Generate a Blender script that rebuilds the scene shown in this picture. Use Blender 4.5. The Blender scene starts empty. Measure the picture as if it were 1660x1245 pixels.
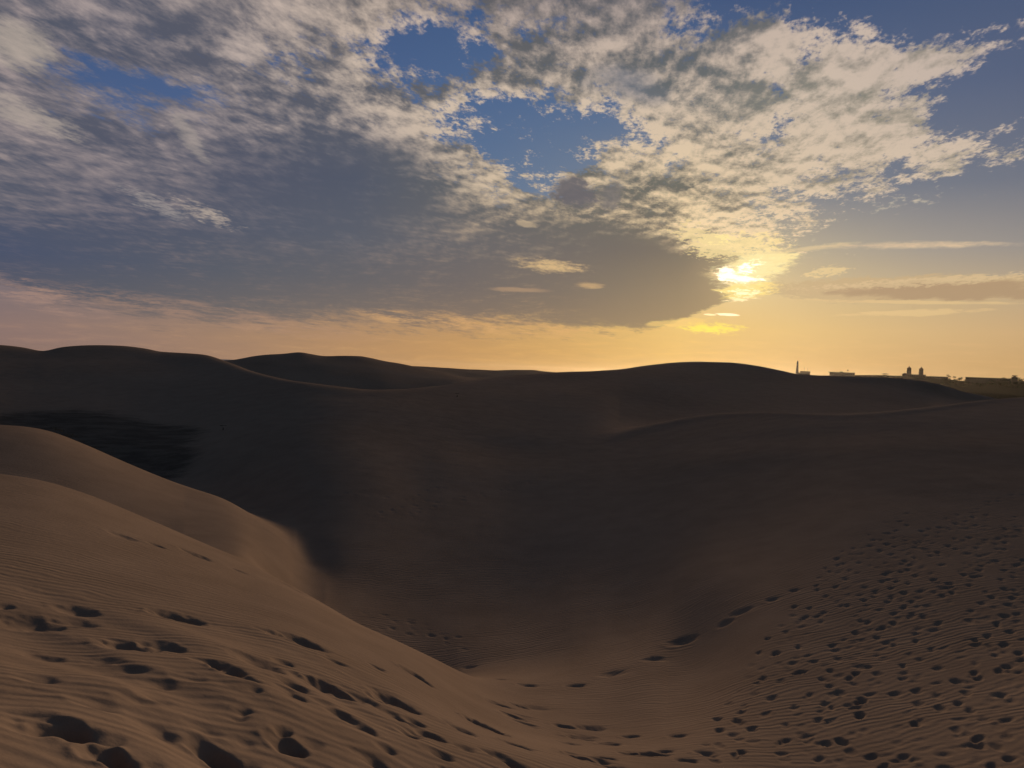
import bpy, bmesh, math, random
import numpy as np
from mathutils import Matrix, Vector, noise as mnoise

sc = bpy.context.scene
C = sc.collection
R = math.radians

# ---------------------------------------------------------------- camera
FPX = 1248.0                     # focal length in photograph pixels (photograph 1660 x 1245)
EYE = 0.0                        # eye level is z = 0; the sand under the feet lies at -1.6
PITCH, ROLL = R(-1.12), R(2.4)
fwd = Vector((0, math.cos(PITCH), math.sin(PITCH)))
r0 = Vector((1, 0, 0)); u0 = r0.cross(fwd)
cr = r0 * math.cos(ROLL) + u0 * math.sin(ROLL)
cu = u0 * math.cos(ROLL) - r0 * math.sin(ROLL)
cam_d = bpy.data.cameras.new('camera'); cam = bpy.data.objects.new('camera', cam_d); C.objects.link(cam)
cam.matrix_world = Matrix(((cr.x, cu.x, -fwd.x, 0), (cr.y, cu.y, -fwd.y, 0), (cr.z, cu.z, -fwd.z, EYE), (0, 0, 0, 1)))
cam_d.sensor_width = 36; cam_d.lens = 36 * FPX / 1660
cam_d.clip_start = 0.1; cam_d.clip_end = 200000
sc.camera = cam

def ray(px, py):
    return (fwd * FPX + cr * (px - 830) - cu * (py - 622.5)).normalized()
def azel(px, py):
    d = ray(px, py)
    return math.degrees(math.atan2(d.x, d.y)), math.degrees(math.asin(d.z))

# ---------------------------------------------------------------- light
SUN_AZ, SUN_EL = azel(1196, 440)
sun_d = bpy.data.lights.new('sun', 'SUN'); sun = bpy.data.objects.new('sun', sun_d); C.objects.link(sun)
sun_d.energy = 2.0; sun_d.angle = R(6); sun_d.color = (1.0, 0.70, 0.44)
sdir = Vector((math.sin(R(SUN_AZ)) * math.cos(R(SUN_EL)), math.cos(R(SUN_AZ)) * math.cos(R(SUN_EL)), math.sin(R(SUN_EL))))
sun.rotation_euler = sdir.to_track_quat('Z', 'Y').to_euler()
sc.view_settings.view_transform = 'Standard'; sc.view_settings.look = 'None'
sc.view_settings.exposure = 0; sc.view_settings.gamma = 1
sc.render.film_transparent = False
sc.cycles.max_bounces = 6; sc.cycles.diffuse_bounces = 3; sc.cycles.volume_bounces = 0; sc.cycles.volume_step_rate = 1
sc.cycles.use_denoising = True

def lin(c):
    c = c / 255.0
    return c / 12.92 if c <= 0.04045 else ((c + 0.055) / 1.055) ** 2.4

# ---- a small expression writer for shader nodes
class G:
    def __init__(s, nt): s.nt = nt
    def node(s, t, **k):
        n = s.nt.nodes.new(t)
        for a, b in k.items(): setattr(n, a, b)
        return n
    def put(s, inp, v):
        if isinstance(v, V): s.nt.links.new(v.s, inp)
        else:
            try: inp.default_value = v
            except Exception: inp.default_value = (v, v, v)
    def math(s, op, *a, clamp=False):
        n = s.node('ShaderNodeMath', operation=op); n.use_clamp = clamp
        for i, v in enumerate(a): s.put(n.inputs[i], v)
        return V(s, n.outputs[0])
    def vec(s, x, y, z):
        n = s.node('ShaderNodeCombineXYZ')
        for i, v in enumerate((x, y, z)): s.put(n.inputs[i], v)
        return V(s, n.outputs[0])
    def sep(s, v):
        n = s.node('ShaderNodeSeparateXYZ'); s.put(n.inputs[0], v)
        return [V(s, o) for o in n.outputs]
    def mix(s, f, a, b, mode='MIX'):
        n = s.node('ShaderNodeMix', data_type='RGBA', blend_type=mode)
        s.put(n.inputs[0], f); s.put(n.inputs[6], a); s.put(n.inputs[7], b)
        return V(s, n.outputs[2])
    def noise(s, vec, scale, detail=3, rough=0.5, dist=0.0, lac=2.0, out=0):
        n = s.node('ShaderNodeTexNoise', noise_dimensions='3D')
        s.put(n.inputs['Vector'], vec); s.put(n.inputs['Scale'], scale); s.put(n.inputs['Detail'], detail)
        s.put(n.inputs['Roughness'], rough); s.put(n.inputs['Distortion'], dist); s.put(n.inputs['Lacunarity'], lac)
        return V(s, n.outputs[out])
    def rng(s, v, a, b, c=0.0, d=1.0, kind='LINEAR'):
        n = s.node('ShaderNodeMapRange', interpolation_type=kind); n.clamp = True
        s.put(n.inputs[0], v)
        for i, q in enumerate((a, b, c, d)): s.put(n.inputs[i + 1], q)
        return V(s, n.outputs[0])
    def sm(s, v, a, b): return s.rng(v, a, b, kind='SMOOTHSTEP')
    def ramp(s, f, stops):
        n = s.node('ShaderNodeValToRGB'); s.put(n.inputs[0], f); cr_ = n.color_ramp
        cr_.interpolation = 'LINEAR'
        while len(cr_.elements) > 1: cr_.elements.remove(cr_.elements[0])
        cr_.elements[0].position = stops[0][0]; cr_.elements[0].color = (*stops[0][1], 1)
        for p, c in stops[1:]:
            e = cr_.elements.new(p); e.color = (*c, 1)
        return V(s, n.outputs[0])
class V:
    def __init__(s, g, so): s.g, s.s = g, so
    def __add__(a, b): return a.g.math('ADD', a, b)
    __radd__ = __add__
    def __sub__(a, b): return a.g.math('SUBTRACT', a, b)
    def __rsub__(a, b): return a.g.math('SUBTRACT', b, a)
    def __mul__(a, b): return a.g.math('MULTIPLY', a, b)
    __rmul__ = __mul__
    def __truediv__(a, b): return a.g.math('DIVIDE', a, b)
    def __rtruediv__(a, b): return a.g.math('DIVIDE', b, a)

# ---------------------------------------------------------------- sky
world = bpy.data.worlds.new('World'); sc.world = world; world.use_nodes = True
wn = world.node_tree; wn.nodes.clear(); g = G(wn)
AZ0, AZ1 = -36.0, 36.0

# cloud maps in the sky: cover, brightness, fleeciness (0-9), rows every 40 px of the photograph from the top
SKYMAP = [
 ('9999999999998888888873000000000','3334455566664333333433555555555','4444444555766555556666888888888'),
 ('9999999999962347888983984541012','5433344555665555555666777777777','5544444556666777777788888888888'),
 ('9988999998752348989999999888852','6532333455666666677777777777765','5445555566677788888888888888888'),
 ('9843579987652478889999999998500','5432233445566667777766777777777','4433444566678888877788888888888'),
 ('9965212698987533479999989974100','4433223344566777677754457777777','3333333455678888878888888888888'),
 ('9999888899999741014678889986200','5533345345567887777777777777777','3333333445567888888888888888888'),
 ('9999999999999962125789999999987','3334343322222367777776777777777','3333332222223678888888888888888'),
 ('9999999999999974367988988874210','3345432221111378667643777777777','2222222111122678887777888888877'),
 ('9999999999999999899998743210000','3334443211111354643677776666666','2222321111112346777788887766666'),
 ('9999999999999999999999874000000','2222332221112222222368887666666','2222221111111123335668888766666'),
 ('9999999999999999999999653000000','1111222222222222112267776666666','1111222111112222122467777666666'),
 ('7899999999999999999997300000000','1111111111111111111147777666666','3211111111111111111257777666666'),
 ('2589999999999999999997100000000','3221111111111111111145777666666','3322111111111111111123777666666'),
 ('1112455666677788899920000000000','4443222222222111111136666666666','4443333333333332211123444666666'),
 ('0000111111111111110000000000000','5555555555555555555555555555555','4444444444444444444444444444444'),
 ('0000000000000000000000000000000','5555555555555555555555555555555','4444444444444444444444444444444'),
]
for _r in SKYMAP:
    assert all(len(q) == 31 for q in _r), [len(q) for q in _r]
def grid_data():
    return np.array([[[int(ch) / 9.0 for ch in ro[k]] for k in range(3)] for ro in SKYMAP]).transpose(0, 2, 1)
def rgbgrid(rows):
    return np.array([[[lin(c) for c in t] for t in r] for r in rows])
SKYC = rgbgrid([
 [(62,82,122),(62,82,122),(64,86,126),(64,88,128),(66,86,124),(63,82,118),(70,86,118)],
 [(72,96,136),(72,97,138),(74,97,138),(80,104,141),(86,108,142),(90,104,132),(94,103,127)],
 [(90,105,140),(90,105,140),(90,108,142),(92,118,150),(118,128,142),(118,124,136),(116,119,130)],
 [(110,110,125),(120,115,120),(130,122,120),(150,140,125),(192,176,140),(170,160,146),(150,143,138)],
 [(125,110,112),(135,118,112),(150,128,112),(175,145,108),(222,194,138),(208,182,138),(186,163,132)],
 [(143,117,110),(154,126,108),(178,140,103),(202,156,98),(232,190,110),(220,185,129),(200,165,121)],
 [(142,114,108),(156,124,108),(184,141,100),(204,155,95),(226,180,105),(217,173,115),(198,159,108)]])
DARKC = rgbgrid([
 [(84,88,101),(82,86,103),(101,98,99),(94,94,99),(91,93,101),(96,98,106),(106,106,109)],
 [(91,93,106),(82,86,103),(91,93,103),(96,98,101),(100,106,109),(139,135,122),(144,139,124)],
 [(86,90,104),(81,84,101),(79,86,104),(104,104,101),(108,107,99),(144,137,124),(154,146,129)],
 [(71,81,107),(81,88,105),(92,96,107),(110,105,104),(115,107,97),(164,151,124),(159,146,124)],
 [(89,89,100),(92,95,102),(106,102,102),(121,109,102),(144,127,101),(183,156,115),(171,146,113)],
 [(117,104,102),(123,109,102),(133,116,103),(144,122,100),(159,135,100),(193,161,110),(183,151,107)],
 [(135,112,102),(144,117,102),(154,122,96),(173,137,86),(193,146,91),(202,161,105),(193,156,105)]])
LIGHTC = rgbgrid([
 [(170,154,151),(183,167,161),(200,181,166),(183,165,159),(180,164,156),(195,177,166),(195,177,166)],
 [(183,165,159),(177,163,161),(203,185,169),(208,189,169),(205,186,168),(205,187,169),(187,171,163)],
 [(170,154,149),(170,154,151),(167,154,153),(213,191,161),(227,202,166),(211,191,169),(213,192,168)],
 [(135,121,126),(145,131,131),(170,152,143),(217,187,149),(255,225,176),(223,198,165),(203,181,159)],
 [(170,137,119),(175,141,119),(180,143,116),(213,169,121),(253,217,146),(231,196,149),(213,181,148)],
 [(190,147,121),(195,152,119),(213,167,116),(229,177,111),(255,209,116),(235,194,131),(220,179,131)],
 [(190,147,121),(195,152,119),(213,167,111),(229,177,101),(255,204,106),(235,189,121),(220,174,121)]])

def sample_grid(G_, ys, xs, px, py):
    ny, nx = len(ys), len(xs)
    fy = np.interp(py, ys, np.arange(ny)); fx = np.interp(px, xs, np.arange(nx))
    i = min(int(fy), ny - 2); j = min(int(fx), nx - 2); a, b = fy - i, fx - j
    return (G_[i, j] * (1 - a) * (1 - b) + G_[i + 1, j] * a * (1 - b) + G_[i, j + 1] * (1 - a) * b + G_[i + 1, j + 1] * a * b)
def to_pix(az, el):
    d = Vector((math.sin(R(az)) * math.cos(R(el)), math.cos(R(az)) * math.cos(R(el)), math.sin(R(el))))
    k = FPX / d.dot(fwd)
    return 830 + d.dot(cr) * k, 622.5 - d.dot(cu) * k

def field(azs, els_v, az, el, G_, ys, xs):
    """bilinear field over azimuth / elevation made of one colour ramp per elevation row"""
    f = g.rng(az, AZ0, AZ1)
    acc = None
    for i, e in enumerate(els_v):
        stops = []
        for a in azs:
            px, py = to_pix(a, e)
            stops.append(((a - AZ0) / (AZ1 - AZ0), tuple(sample_grid(G_, ys, xs, px, py))))
        r = g.ramp(f, stops)
        acc = r if acc is None else g.mix(g.rng(el, els_v[i - 1], e), acc, r)
    return acc

tc = g.node('ShaderNodeTexCoord')
gen = V(g, tc.outputs['Generated'])
dx, dy, dz = g.sep(gen)
DEG = 180 / math.pi
az = g.math('ARCTAN2', dx, dy) * DEG
el = g.math('ARCSINE', dz) * DEG
# cloud sheet coordinates (a curved layer high above), turned so that its bands run away from us to the right
h = g.math('MAXIMUM', dz, 0.0) + 0.06
ca, sa = math.cos(R(12)), math.sin(R(12))
u_ = (dx * ca - dy * sa) / h
v_ = (dx * sa + dy * ca) / h
P = g.vec(u_ * 1.0, v_ * 0.50, 0.0)
# warp
wn1 = g.noise(P, 1.6, 4, 0.55, out=1)
w1x, w1y, w1z = g.sep(wn1)
wn2 = g.noise(P, 9.0, 4, 0.6, out=1)
w2x, w2y, w2z = g.sep(wn2)
azw = az + (w1x - 0.5) * 5.0 + (w2x - 0.5) * 2.4
elw = el + (w1y - 0.5) * 3.0 + (w2y - 0.5) * 1.6
els16 = [(-1.0 + i * 1.8) for i in range(16)]
m = field([AZ0 + i * 2.4 for i in range(31)], els16, azw, elw, grid_data(), [40 * i for i in range(16)], [i * 1660 / 30 for i in range(31)])
cov, bri, det = g.sep(m)
cy = [0, 150, 300, 400, 480, 540, 600]; cx = [i * 1660 / 6 for i in range(7)]
azc = [AZ0 + i * 8 for i in range(10)]
elc = [-0.5, 1.5, 3.5, 6, 9, 13, 19, 26]
skyc = field(azc, elc, az, el, SKYC, cy, cx)
darkc = field(azc, elc, az, el, DARKC, cy, cx)
lightc = field(azc, elc, az, el, LIGHTC, cy, cx)

# fleecy structure
n1 = g.noise(P, 5.5, 7, 0.60, 0.12)
n2 = g.noise(g.vec(u_ * 1.0, v_ * 0.55, 3.7), 28.0, 5, 0.64, 0.1)
n4 = g.noise(g.vec(u_ * 1.0, v_ * 0.62, 1.3), 80.0, 2, 0.6)
fle = n1 * 0.58 + n2 * 0.4 - 0.49 + (n4 - 0.5) * 0.16
c1 = cov * 1.38 - 0.46 + fle * (det * 4.4 + 0.8)
alpha = g.sm(c1, 0.08, 0.62)
n3 = g.noise(g.vec(u_ * 1.1, v_ * 0.5, 9.1), 3.2, 5, 0.55, 0.15)
n1b = g.noise(g.vec(u_ + 0.006, v_ * 0.50 + 0.03, 0.0), 5.5, 6, 0.60, 0.12)
relief = n1 - n1b                                # sides turned to the sun are lit
b1 = bri * 1.15 - 0.14 + (n3 - 0.5) * (det * 1.8 + 0.35) + (n2 - 0.5) * det * 0.8 + relief * (det * 5.0 + 0.6) + (n4 - 0.5) * det * 0.55
# thin edges of a cloud are brighter than its middle
b2 = b1 + (1.0 - alpha) * 0.2
bright = g.sm(b2, -0.05, 1.22)
cloud = g.mix(bright, darkc, lightc)
sky = g.mix(alpha, skyc, cloud)
# streaky noise for thin clouds near the horizon
st = g.noise(g.vec(az * 0.10, el * 1.5, 0.0), 1.0, 5, 0.62, 0.3)
st2 = g.noise(g.vec(az * 0.35, el * 2.6, 5.0), 1.0, 5, 0.65, 0.5)

def blob(px, py, hw, hh, ang=0.0, k=2.0, nz=None, na=1.0, soft=(0.0, 1.0), curve=0.0):
    """soft patch of cloud around a direction; half width / height in photograph pixels"""
    a0, e0 = azel(px, py)
    ppd = 22.5
    x = (az + (w2x - 0.5) * min(hw / ppd, 1.2) - a0); y = (el + (w2y - 0.5) * min(hh / ppd, 0.8) - e0)
    cc, ss = math.cos(R(ang)), math.sin(R(ang))
    xr = (x * cc + y * ss) * (ppd / hw); yr = (y * cc - x * ss) * (ppd / hh)
    if curve: yr = yr + xr * xr * curve
    d = 1.0 - (xr * xr + yr * yr)
    if nz is not None: d = d + (nz - 0.5) * na
    return g.sm(d, soft[0], soft[1])
def sr(r, g_, b, k=1.0): return (lin(r) * k, lin(g_) * k, lin(b) * k, 1)

def over_(f, c): 
    global sky
    sky = g.mix(f, sky, c)
def half(p, q, w):
    """1 on the left side of the line p -> q (photograph pixels), soft over w degrees"""
    a0, e0 = azel(*p); a1, e1 = azel(*q); L_ = math.hypot(a1 - a0, e1 - e0)
    nx_, ny_ = -(e1 - e0) / L_, (a1 - a0) / L_
    return g.sm((azj - a0) * nx_ + (elj - e0) * ny_, -w, w)
azj = az + (w2x - 0.5) * 0.8 + (st2 - 0.5) * 0.8; elj = el + (w2y - 0.5) * 0.5 + (n2 - 0.5) * 0.4
# thin horizontal streaks low over the land
over_(g.sm(st2, .50, .72) * (1.0 - g.sm(el, 2.0, 5.0)) * 0.22, lightc)
over_(g.sm(st2, .52, .30) * (1.0 - g.sm(el, 1.0, 4.0)) * 0.12, darkc)
# thin lit layer fringing the underside of the dark bank on the left
fr = g.sm(st2 * 0.6 + n2 * 0.4, .42, .60)
over_(blob(60, 478, 120, 22, -14) * fr * 0.55, sr(176, 142, 126))
over_(blob(330, 508, 330, 20, -6) * fr * 0.45, sr(178, 141, 118))
over_(blob(760, 525, 260, 18, -2) * fr * 0.7, sr(222, 172, 115))
# the glow of the sun behind the cloud edge
sa0, se0 = azel(1205, 442)
gx = (az - sa0); gy = (el - se0) * 1.25
gd = g.math('SQRT', gx * gx + gy * gy)
glow = g.math('EXPONENT', gd * -0.72)
# dark bow of the bank in front of the sun
bow = g.math('MULTIPLY', half((1060, 534), (1200, 480), .13), half((1200, 486), (1176, 452), .18))
bow = bow * g.sm(az, azel(860, 450)[0], azel(1000, 450)[0]) * half((1160, 446), (960, 300), .9) 
bow = bow * half((700, 512), (1065, 532), .35)
bow = bow * half((1250, 395), (1100, 385), .8)
over_(bow, darkc)
over_(blob(1120, 425, 90, 22, 6, nz=n2, na=2.0, soft=(0.0, .5)) * half((1060, 534), (1200, 480), .2), darkc)
sky = g.mix(1.0, sky, g.mix(1.0, g.mix(1.0, (0.34, 0.24, 0.09, 1), (1, 1, 1, 1), 'MULTIPLY'), g.vec(glow, glow, glow), 'MULTIPLY'), 'ADD')
st3 = g.noise(g.vec(az * 0.9, el * 3.2, 2.0), 1.6, 5, .65, .4)
# lit cloudlets around the gap
over_(blob(1232, 430, 62, 26, 14, nz=st2 * .5 + n2 * .5, na=3.2, soft=(-0.2, .7)) * 0.9, sr(255, 232, 165))
over_(blob(1215, 470, 50, 14, 4, nz=st2, na=3.0, soft=(-0.1, .6)) * 0.9, sr(255, 226, 140))
over_(blob(1190, 398, 75, 20, 4, nz=n2, na=4.5, soft=(-0.1, .6)) * 0.75, sr(250, 224, 160))
over_(blob(1160, 388, 30, 12, 0, nz=n2, na=3.5, soft=(0.0, .5)) * 0.9, sr(255, 232, 160))
over_(blob(1135, 383, 60, 22, -14, nz=n2, na=5.0, soft=(0.3, .8)) * 0.8, sr(235, 210, 155))
hot = (1.5, 1.35, 1.0, 1)
over_(blob(1210, 440, 60, 30, 12, nz=st3, na=4.0, soft=(-0.1, 1.5)) * .7, sr(255, 240, 180))
over_(blob(1177, 443, 18, 14, 0, nz=st3, na=3.0, soft=(0.1, .8)), hot)
over_(blob(1206, 438, 34, 11, 26, nz=st3, na=6.0, soft=(0.2, 1.1)), hot)
over_(blob(1204, 452, 34, 7, 2, nz=st3, na=4.0, soft=(0.1, .9)), hot)
over_(blob(1205, 474, 34, 7, 4, nz=st3, na=6.0, soft=(0.2, 1.2)), (1.2, 1.05, .62, 1))
over_(blob(1195, 485, 36, 5, 5, nz=st3, na=5.0, soft=(0.2, 1.3)), (1.1, .9, .5, 1))
over_(blob(1180, 510, 22, 2.4, -2, soft=(0.0, .6)), (1.25, 1.05, .66, 1))
over_(blob(1150, 510, 12, 1.8, -2, soft=(0.0, .6)), (1.1, .9, .5, 1))
over_(blob(1152, 532, 58, 11, -1, nz=st3, na=3.0, soft=(0.0, 1.1)) * .95, sr(255, 232, 100))
over_(blob(1100, 522, 60, 8, 6, nz=st2, na=2.4, soft=(0.0, .7)) * .6, sr(245, 205, 120))
# the long pale streak and the brown band on the right
over_(blob(1480, 397, 165, 6.5, -1, nz=n2 * .4 + st2 * .6, na=3.2, soft=(0.0, 1.5), curve=0.5) * .8, sr(228, 198, 160))
over_(blob(1310, 403, 90, 5, 5, nz=st2, na=2.4, soft=(0.0, 1.2)) * .6, sr(228, 202, 155))
band = blob(1500, 470, 250, 24, 0, nz=n2 * .6 + st2 * .4, na=2.0, soft=(0.05, .5))
over_(band * .9, sr(200, 172, 132))
over_(blob(1540, 472, 190, 17, 0, nz=n3, na=1.5, soft=(0.15, .7)) * .9, sr(176, 148, 116))
over_(blob(1500, 457, 210, 8, 3, nz=n2, na=3.5, soft=(0.25, .9)) * .55, sr(222, 194, 150))
over_(blob(1480, 490, 230, 3.5, -1, nz=st2, na=2.0, soft=(0.2, .9)) * .6, sr(228, 196, 140))
over_(blob(1340, 441, 36, 9, 8, nz=n2, na=4.0, soft=(0.1, .8)) * .7, sr(235, 206, 150))
over_(blob(1480, 507, 120, 6, 2, nz=st2, na=3.0, soft=(0.2, .9)) * .5, sr(234, 200, 142))
over_(blob(1460, 330, 120, 26, 12, nz=n2, na=4.0, soft=(1.0, 1.7)) * .6, sr(200, 188, 165))
# holes of light in the dark bank
over_(blob(890, 430, 74, 14, -5, nz=st2 * .5 + n2 * .5, na=4.5, soft=(0.0, 1.5)) * .8, sr(228, 192, 138))
over_(blob(955, 463, 28, 7, 0, nz=st2, na=2.5, soft=(0.0, 1.3)) * .7, sr(214, 176, 126))
over_(blob(845, 470, 60, 5, 0, nz=st2, na=1.5, soft=(0.0, 1.0)) * .5, sr(190, 155, 120))
over_(blob(852, 362, 26, 7, -6, nz=n2, na=1.5, soft=(0.0, .8)) * .5, sr(210, 185, 150))
over_(blob(250, 330, 66, 15, -22, nz=n2, na=4.0, soft=(0.1, 1.6)) * .6, sr(170, 160, 154))
over_(blob(335, 347, 62, 15, -18, nz=n2, na=4.0, soft=(0.1, 1.6)) * .75, sr(188, 172, 158))
over_(blob(40, 185, 90, 22, -14, nz=n2, na=2.2, soft=(0.0, 1.1)) * .6, sr(182, 168, 156))
over_(blob(310, 225, 50, 16, -50, nz=n2, na=2.0, soft=(0.0, 1.0)) * .4, sr(175, 163, 153))
over_(blob(25, 70, 60, 38, -10, nz=n2, na=1.6, soft=(0.0, 1.0)) * .6, sr(186, 172, 158))
# heavier lumps
over_(blob(930, 312, 50, 28, -10, nz=n1 * .5 + n2 * .5, na=3.0, soft=(0.1, .8)) * .95, sr(104, 101, 106))
over_(blob(990, 318, 30, 26, 60, nz=n2, na=2.0, soft=(0.1, .9)) * .75, sr(118, 113, 112))
over_(blob(1010, 135, 90, 34, -8, nz=n1, na=2.5, soft=(0.1, 1.3)) * .6, sr(112, 118, 132))


# behind the camera and overhead: the plain evening sky
nish = g.node('ShaderNodeTexSky', sky_type='NISHITA'); nish.sun_disc = False
nish.sun_elevation = R(SUN_EL); nish.sun_rotation = R(SUN_AZ); nish.air_density = 1.0; nish.dust_density = 2.0; nish.ozone_density = 1.5
nv = g.mix(1.0, V(g, nish.outputs[0]), (0.05, 0.05, 0.05, 1), 'MULTIPLY')
over = g.mix(g.sm(fle, -0.10, 0.12), g.mix(1.0, nv, (0.0, 0.002, 0.01, 1), 'ADD'), g.mix(g.sm(dy, -0.1, 0.8), (0.012, 0.026, 0.056, 1), (0.12, 0.105, 0.10, 1)))
aabs = g.math('ABSOLUTE', az)
out_f = g.math('MAXIMUM', g.sm(aabs, 38.0, 62.0), g.sm(el, 27.0, 38.0))
sky = g.mix(out_f, sky, over)
bg = g.node('ShaderNodeBackground'); g.put(bg.inputs[0], sky); bg.inputs[1].default_value = 1.0
wo = g.node('ShaderNodeOutputWorld'); wn.links.new(bg.outputs[0], wo.inputs[0])
world.cycles.sampling_method = 'MANUAL'; world.cycles.sample_map_resolution = 512

# ---------------------------------------------------------------- helpers for objects
def mesh_np(name, co, faces, mat=None, parent=None, smooth=True, link=True):
    """co (n,3) array, faces (m,k) array -> mesh object"""
    me = bpy.data.meshes.new(name)
    co = np.asarray(co, dtype=np.float32); faces = np.asarray(faces, dtype=np.int32)
    me.vertices.add(len(co)); me.vertices.foreach_set('co', co.ravel())
    k = faces.shape[1]
    me.loops.add(faces.size); me.loops.foreach_set('vertex_index', faces.ravel())
    me.polygons.add(len(faces)); me.polygons.foreach_set('loop_start', np.arange(len(faces), dtype=np.int32) * k)
    me.polygons.foreach_set('use_smooth', np.full(len(faces), smooth))
    me.update(calc_edges=True)
    if mat: me.materials.append(mat)
    o = bpy.data.objects.new(name, me)
    if link: C.objects.link(o)
    if parent: o.parent = parent
    return o

def material(name):
    m_ = bpy.data.materials.new(name); m_.use_nodes = True; nt = m_.node_tree
    b = nt.nodes['Principled BSDF']; b.inputs['Specular IOR Level'].default_value = 0.05
    return m_, G(nt), b

# ---------------------------------------------------------------- the dune field, one sheet
def pchip(x, y, xq):
    """monotone cubic, y may be (n, m) with x (n, m): rows are knots, columns independent; xq (q,)"""
    n, mcol = x.shape
    hh = np.diff(x, axis=0); dl = np.diff(y, axis=0) / hh
    d = np.zeros_like(y)
    w1 = 2 * hh[1:] + hh[:-1]; w2 = hh[1:] + 2 * hh[:-1]
    same = (dl[:-1] * dl[1:]) > 0
    with np.errstate(divide='ignore', invalid='ignore'):
        hm = (w1 + w2) / (w1 / dl[:-1] + w2 / dl[1:])
    d[1:-1] = np.where(same, hm, 0)
    d[0] = dl[0]; d[-1] = dl[-1]
    out = np.zeros((len(xq), mcol))
    for j in range(mcol):
        i = np.clip(np.searchsorted(x[:, j], xq) - 1, 0, n - 2)
        H = hh[i, j]; t = np.clip((xq - x[i, j]) / H, 0, 1)
        out[:, j] = ((2 * t**3 - 3 * t**2 + 1) * y[i, j] + (t**3 - 2 * t**2 + t) * H * d[i, j]
                     + (-2 * t**3 + 3 * t**2) * y[i + 1, j] + (t**3 - t**2) * H * d[i + 1, j])
    return out

def seen(px, py, r):
    d = ray(px, py); t = d.z / math.hypot(d.x, d.y)
    return math.degrees(math.atan2(d.x, d.y)), r, r * t
def hid(px, h_, r):
    a = math.degrees(math.atan2(*(lambda d: (d.x, d.y))(ray(px, 610))))
    return a, r, h_

# every knot curve is a line across the dune field: seen(px, py, distance) or hid(px, height, distance)
KN = []
KN.append(([hid(0, -1.62, 0.5)], 0))
KN.append(([seen(-300, 1245, 3.0), seen(0, 1245, 3.5), seen(400, 1245, 4.1), seen(800, 1245, 6.0), seen(1100, 1245, 8.6), seen(1300, 1245, 9.6), seen(1660, 1245, 10), seen(1900, 1245, 10)], 1.2))
KN.append(([seen(-300, 960, 7.5), seen(0, 985, 7.8), seen(285, 1000, 8.2), seen(490, 1040, 8.3), seen(650, 1090, 9), seen(800, 1165, 9.6), seen(1000, 1190, 11), seen(1200, 1175, 11.3), seen(1400, 1165, 11.7), seen(1660, 1150, 12.2), seen(1900, 1150, 12.2)], 1.2))
KN.append(([seen(-300, 745, 18), seen(0, 770, 17), seen(60, 779, 16.8), seen(130, 799, 16.5), seen(250, 847, 16), seen(330, 882, 15.5), seen(400, 913, 15), seen(500, 965, 14.2), seen(600, 1020, 13.6), seen(700, 1066, 13.6), seen(800, 1110, 13.8), seen(880, 1112, 14.2), seen(990, 1093, 15), seen(1100, 1042, 17.5), seen(1250, 1020, 16.5), seen(1400, 1040, 15.6), seen(1660, 1050, 15.4), seen(1900, 1050, 15.4)], 0.35))
def slope(px, py, r0_, h0_, s_):
    """the point seen at (px, py) on a slope that passes (r0, h0) and climbs away from us at s"""
    d = ray(px, py); t = d.z / math.hypot(d.x, d.y)
    return seen(px, py, (h0_ - s_ * r0_) / (t - s_))
SL = {-300: (56, -6.0, .12), 0: (55, -5.9, .12), 150: (50, -5.9, .12), 300: (43, -6.6, .12), 400: (34, -6.65, .115), 450: (26, -6.5, .112), 500: (21.5, -6.5, .108), 600: (20.5, -6.75, .11), 700: (21.5, -6.95, .11), 800: (23, -6.9, .10), 900: (24.5, -6.6, .092), 960: (25, -6.35, .088),
      1000: (25, -6.2, .085), 1050: (25, -6.05, .083), 1150: (24.5, -5.8, .09), 1200: (22.5, -5.2, .09), 1280: (21, -4.95, .09), 1350: (20, -4.7, .09), 1420: (19.7, -4.58, .09), 1500: (19.7, -4.5, .088),
      1560: (19.7, -4.4, .084), 1620: (19.7, -4.27, .08), 1660: (19.7, -4.18, .078), 1900: (19.7, -4.1, .078)}
def S(px, py, k_=1.0):
    k = sorted(SL); v = [np.mean([np.interp(px + o_, k, [SL[q][i] for q in k]) for o_ in (-75, -50, -25, 0, 25, 50, 75)]) for i in range(3)]
    return slope(px, py, *v)
KN.append(([hid(-300, -3.2, 24), hid(0, -3.9, 23), hid(130, -4.25, 22.5), hid(200, -4.5, 22), hid(300, -4.75, 21), hid(350, -4.75, 20.3), hid(400, -4.75, 19.6), hid(450, -5.5, 19.2), hid(500, -6.15, 18.4), hid(600, -6.75, 17.6), hid(700, -7.0, 17.6), seen(800, 1068, 17.8), seen(900, 1056, 18), seen(1000, 1010, 20), hid(1200, -5.3, 19.5), hid(1400, -4.7, 17.5), hid(1660, -4.26, 17.3), hid(1900, -4.2, 17.3)], 0.6))
KN.append(([seen(-300, 672, 36), seen(0, 690, 33), seen(60, 695, 33), seen(130, 719, 32), seen(200, 750, 31), seen(300, 790, 30), seen(360, 808, 29.5), seen(400, 832, 28.0), seen(445, 868, 25.5), S(500, 920), S(550, 945), S(600, 968), S(700, 985), S(800, 985), S(1000, 920), S(1200, 870), S(1400, 890), S(1660, 890), S(1900, 890)], 0.7))
KN.append(([hid(-300, -5.6, 44), hid(0, -5.4, 43), hid(150, -6.0, 41), hid(250, -6.6, 38), hid(330, -6.75, 36.5), S(400, 812), S(450, 838), S(500, 860), S(600, 885), S(700, 905), S(800, 905), S(1000, 870), S(1200, 820), S(1400, 830), S(1660, 830), S(1900, 830)], 1.5))
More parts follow.
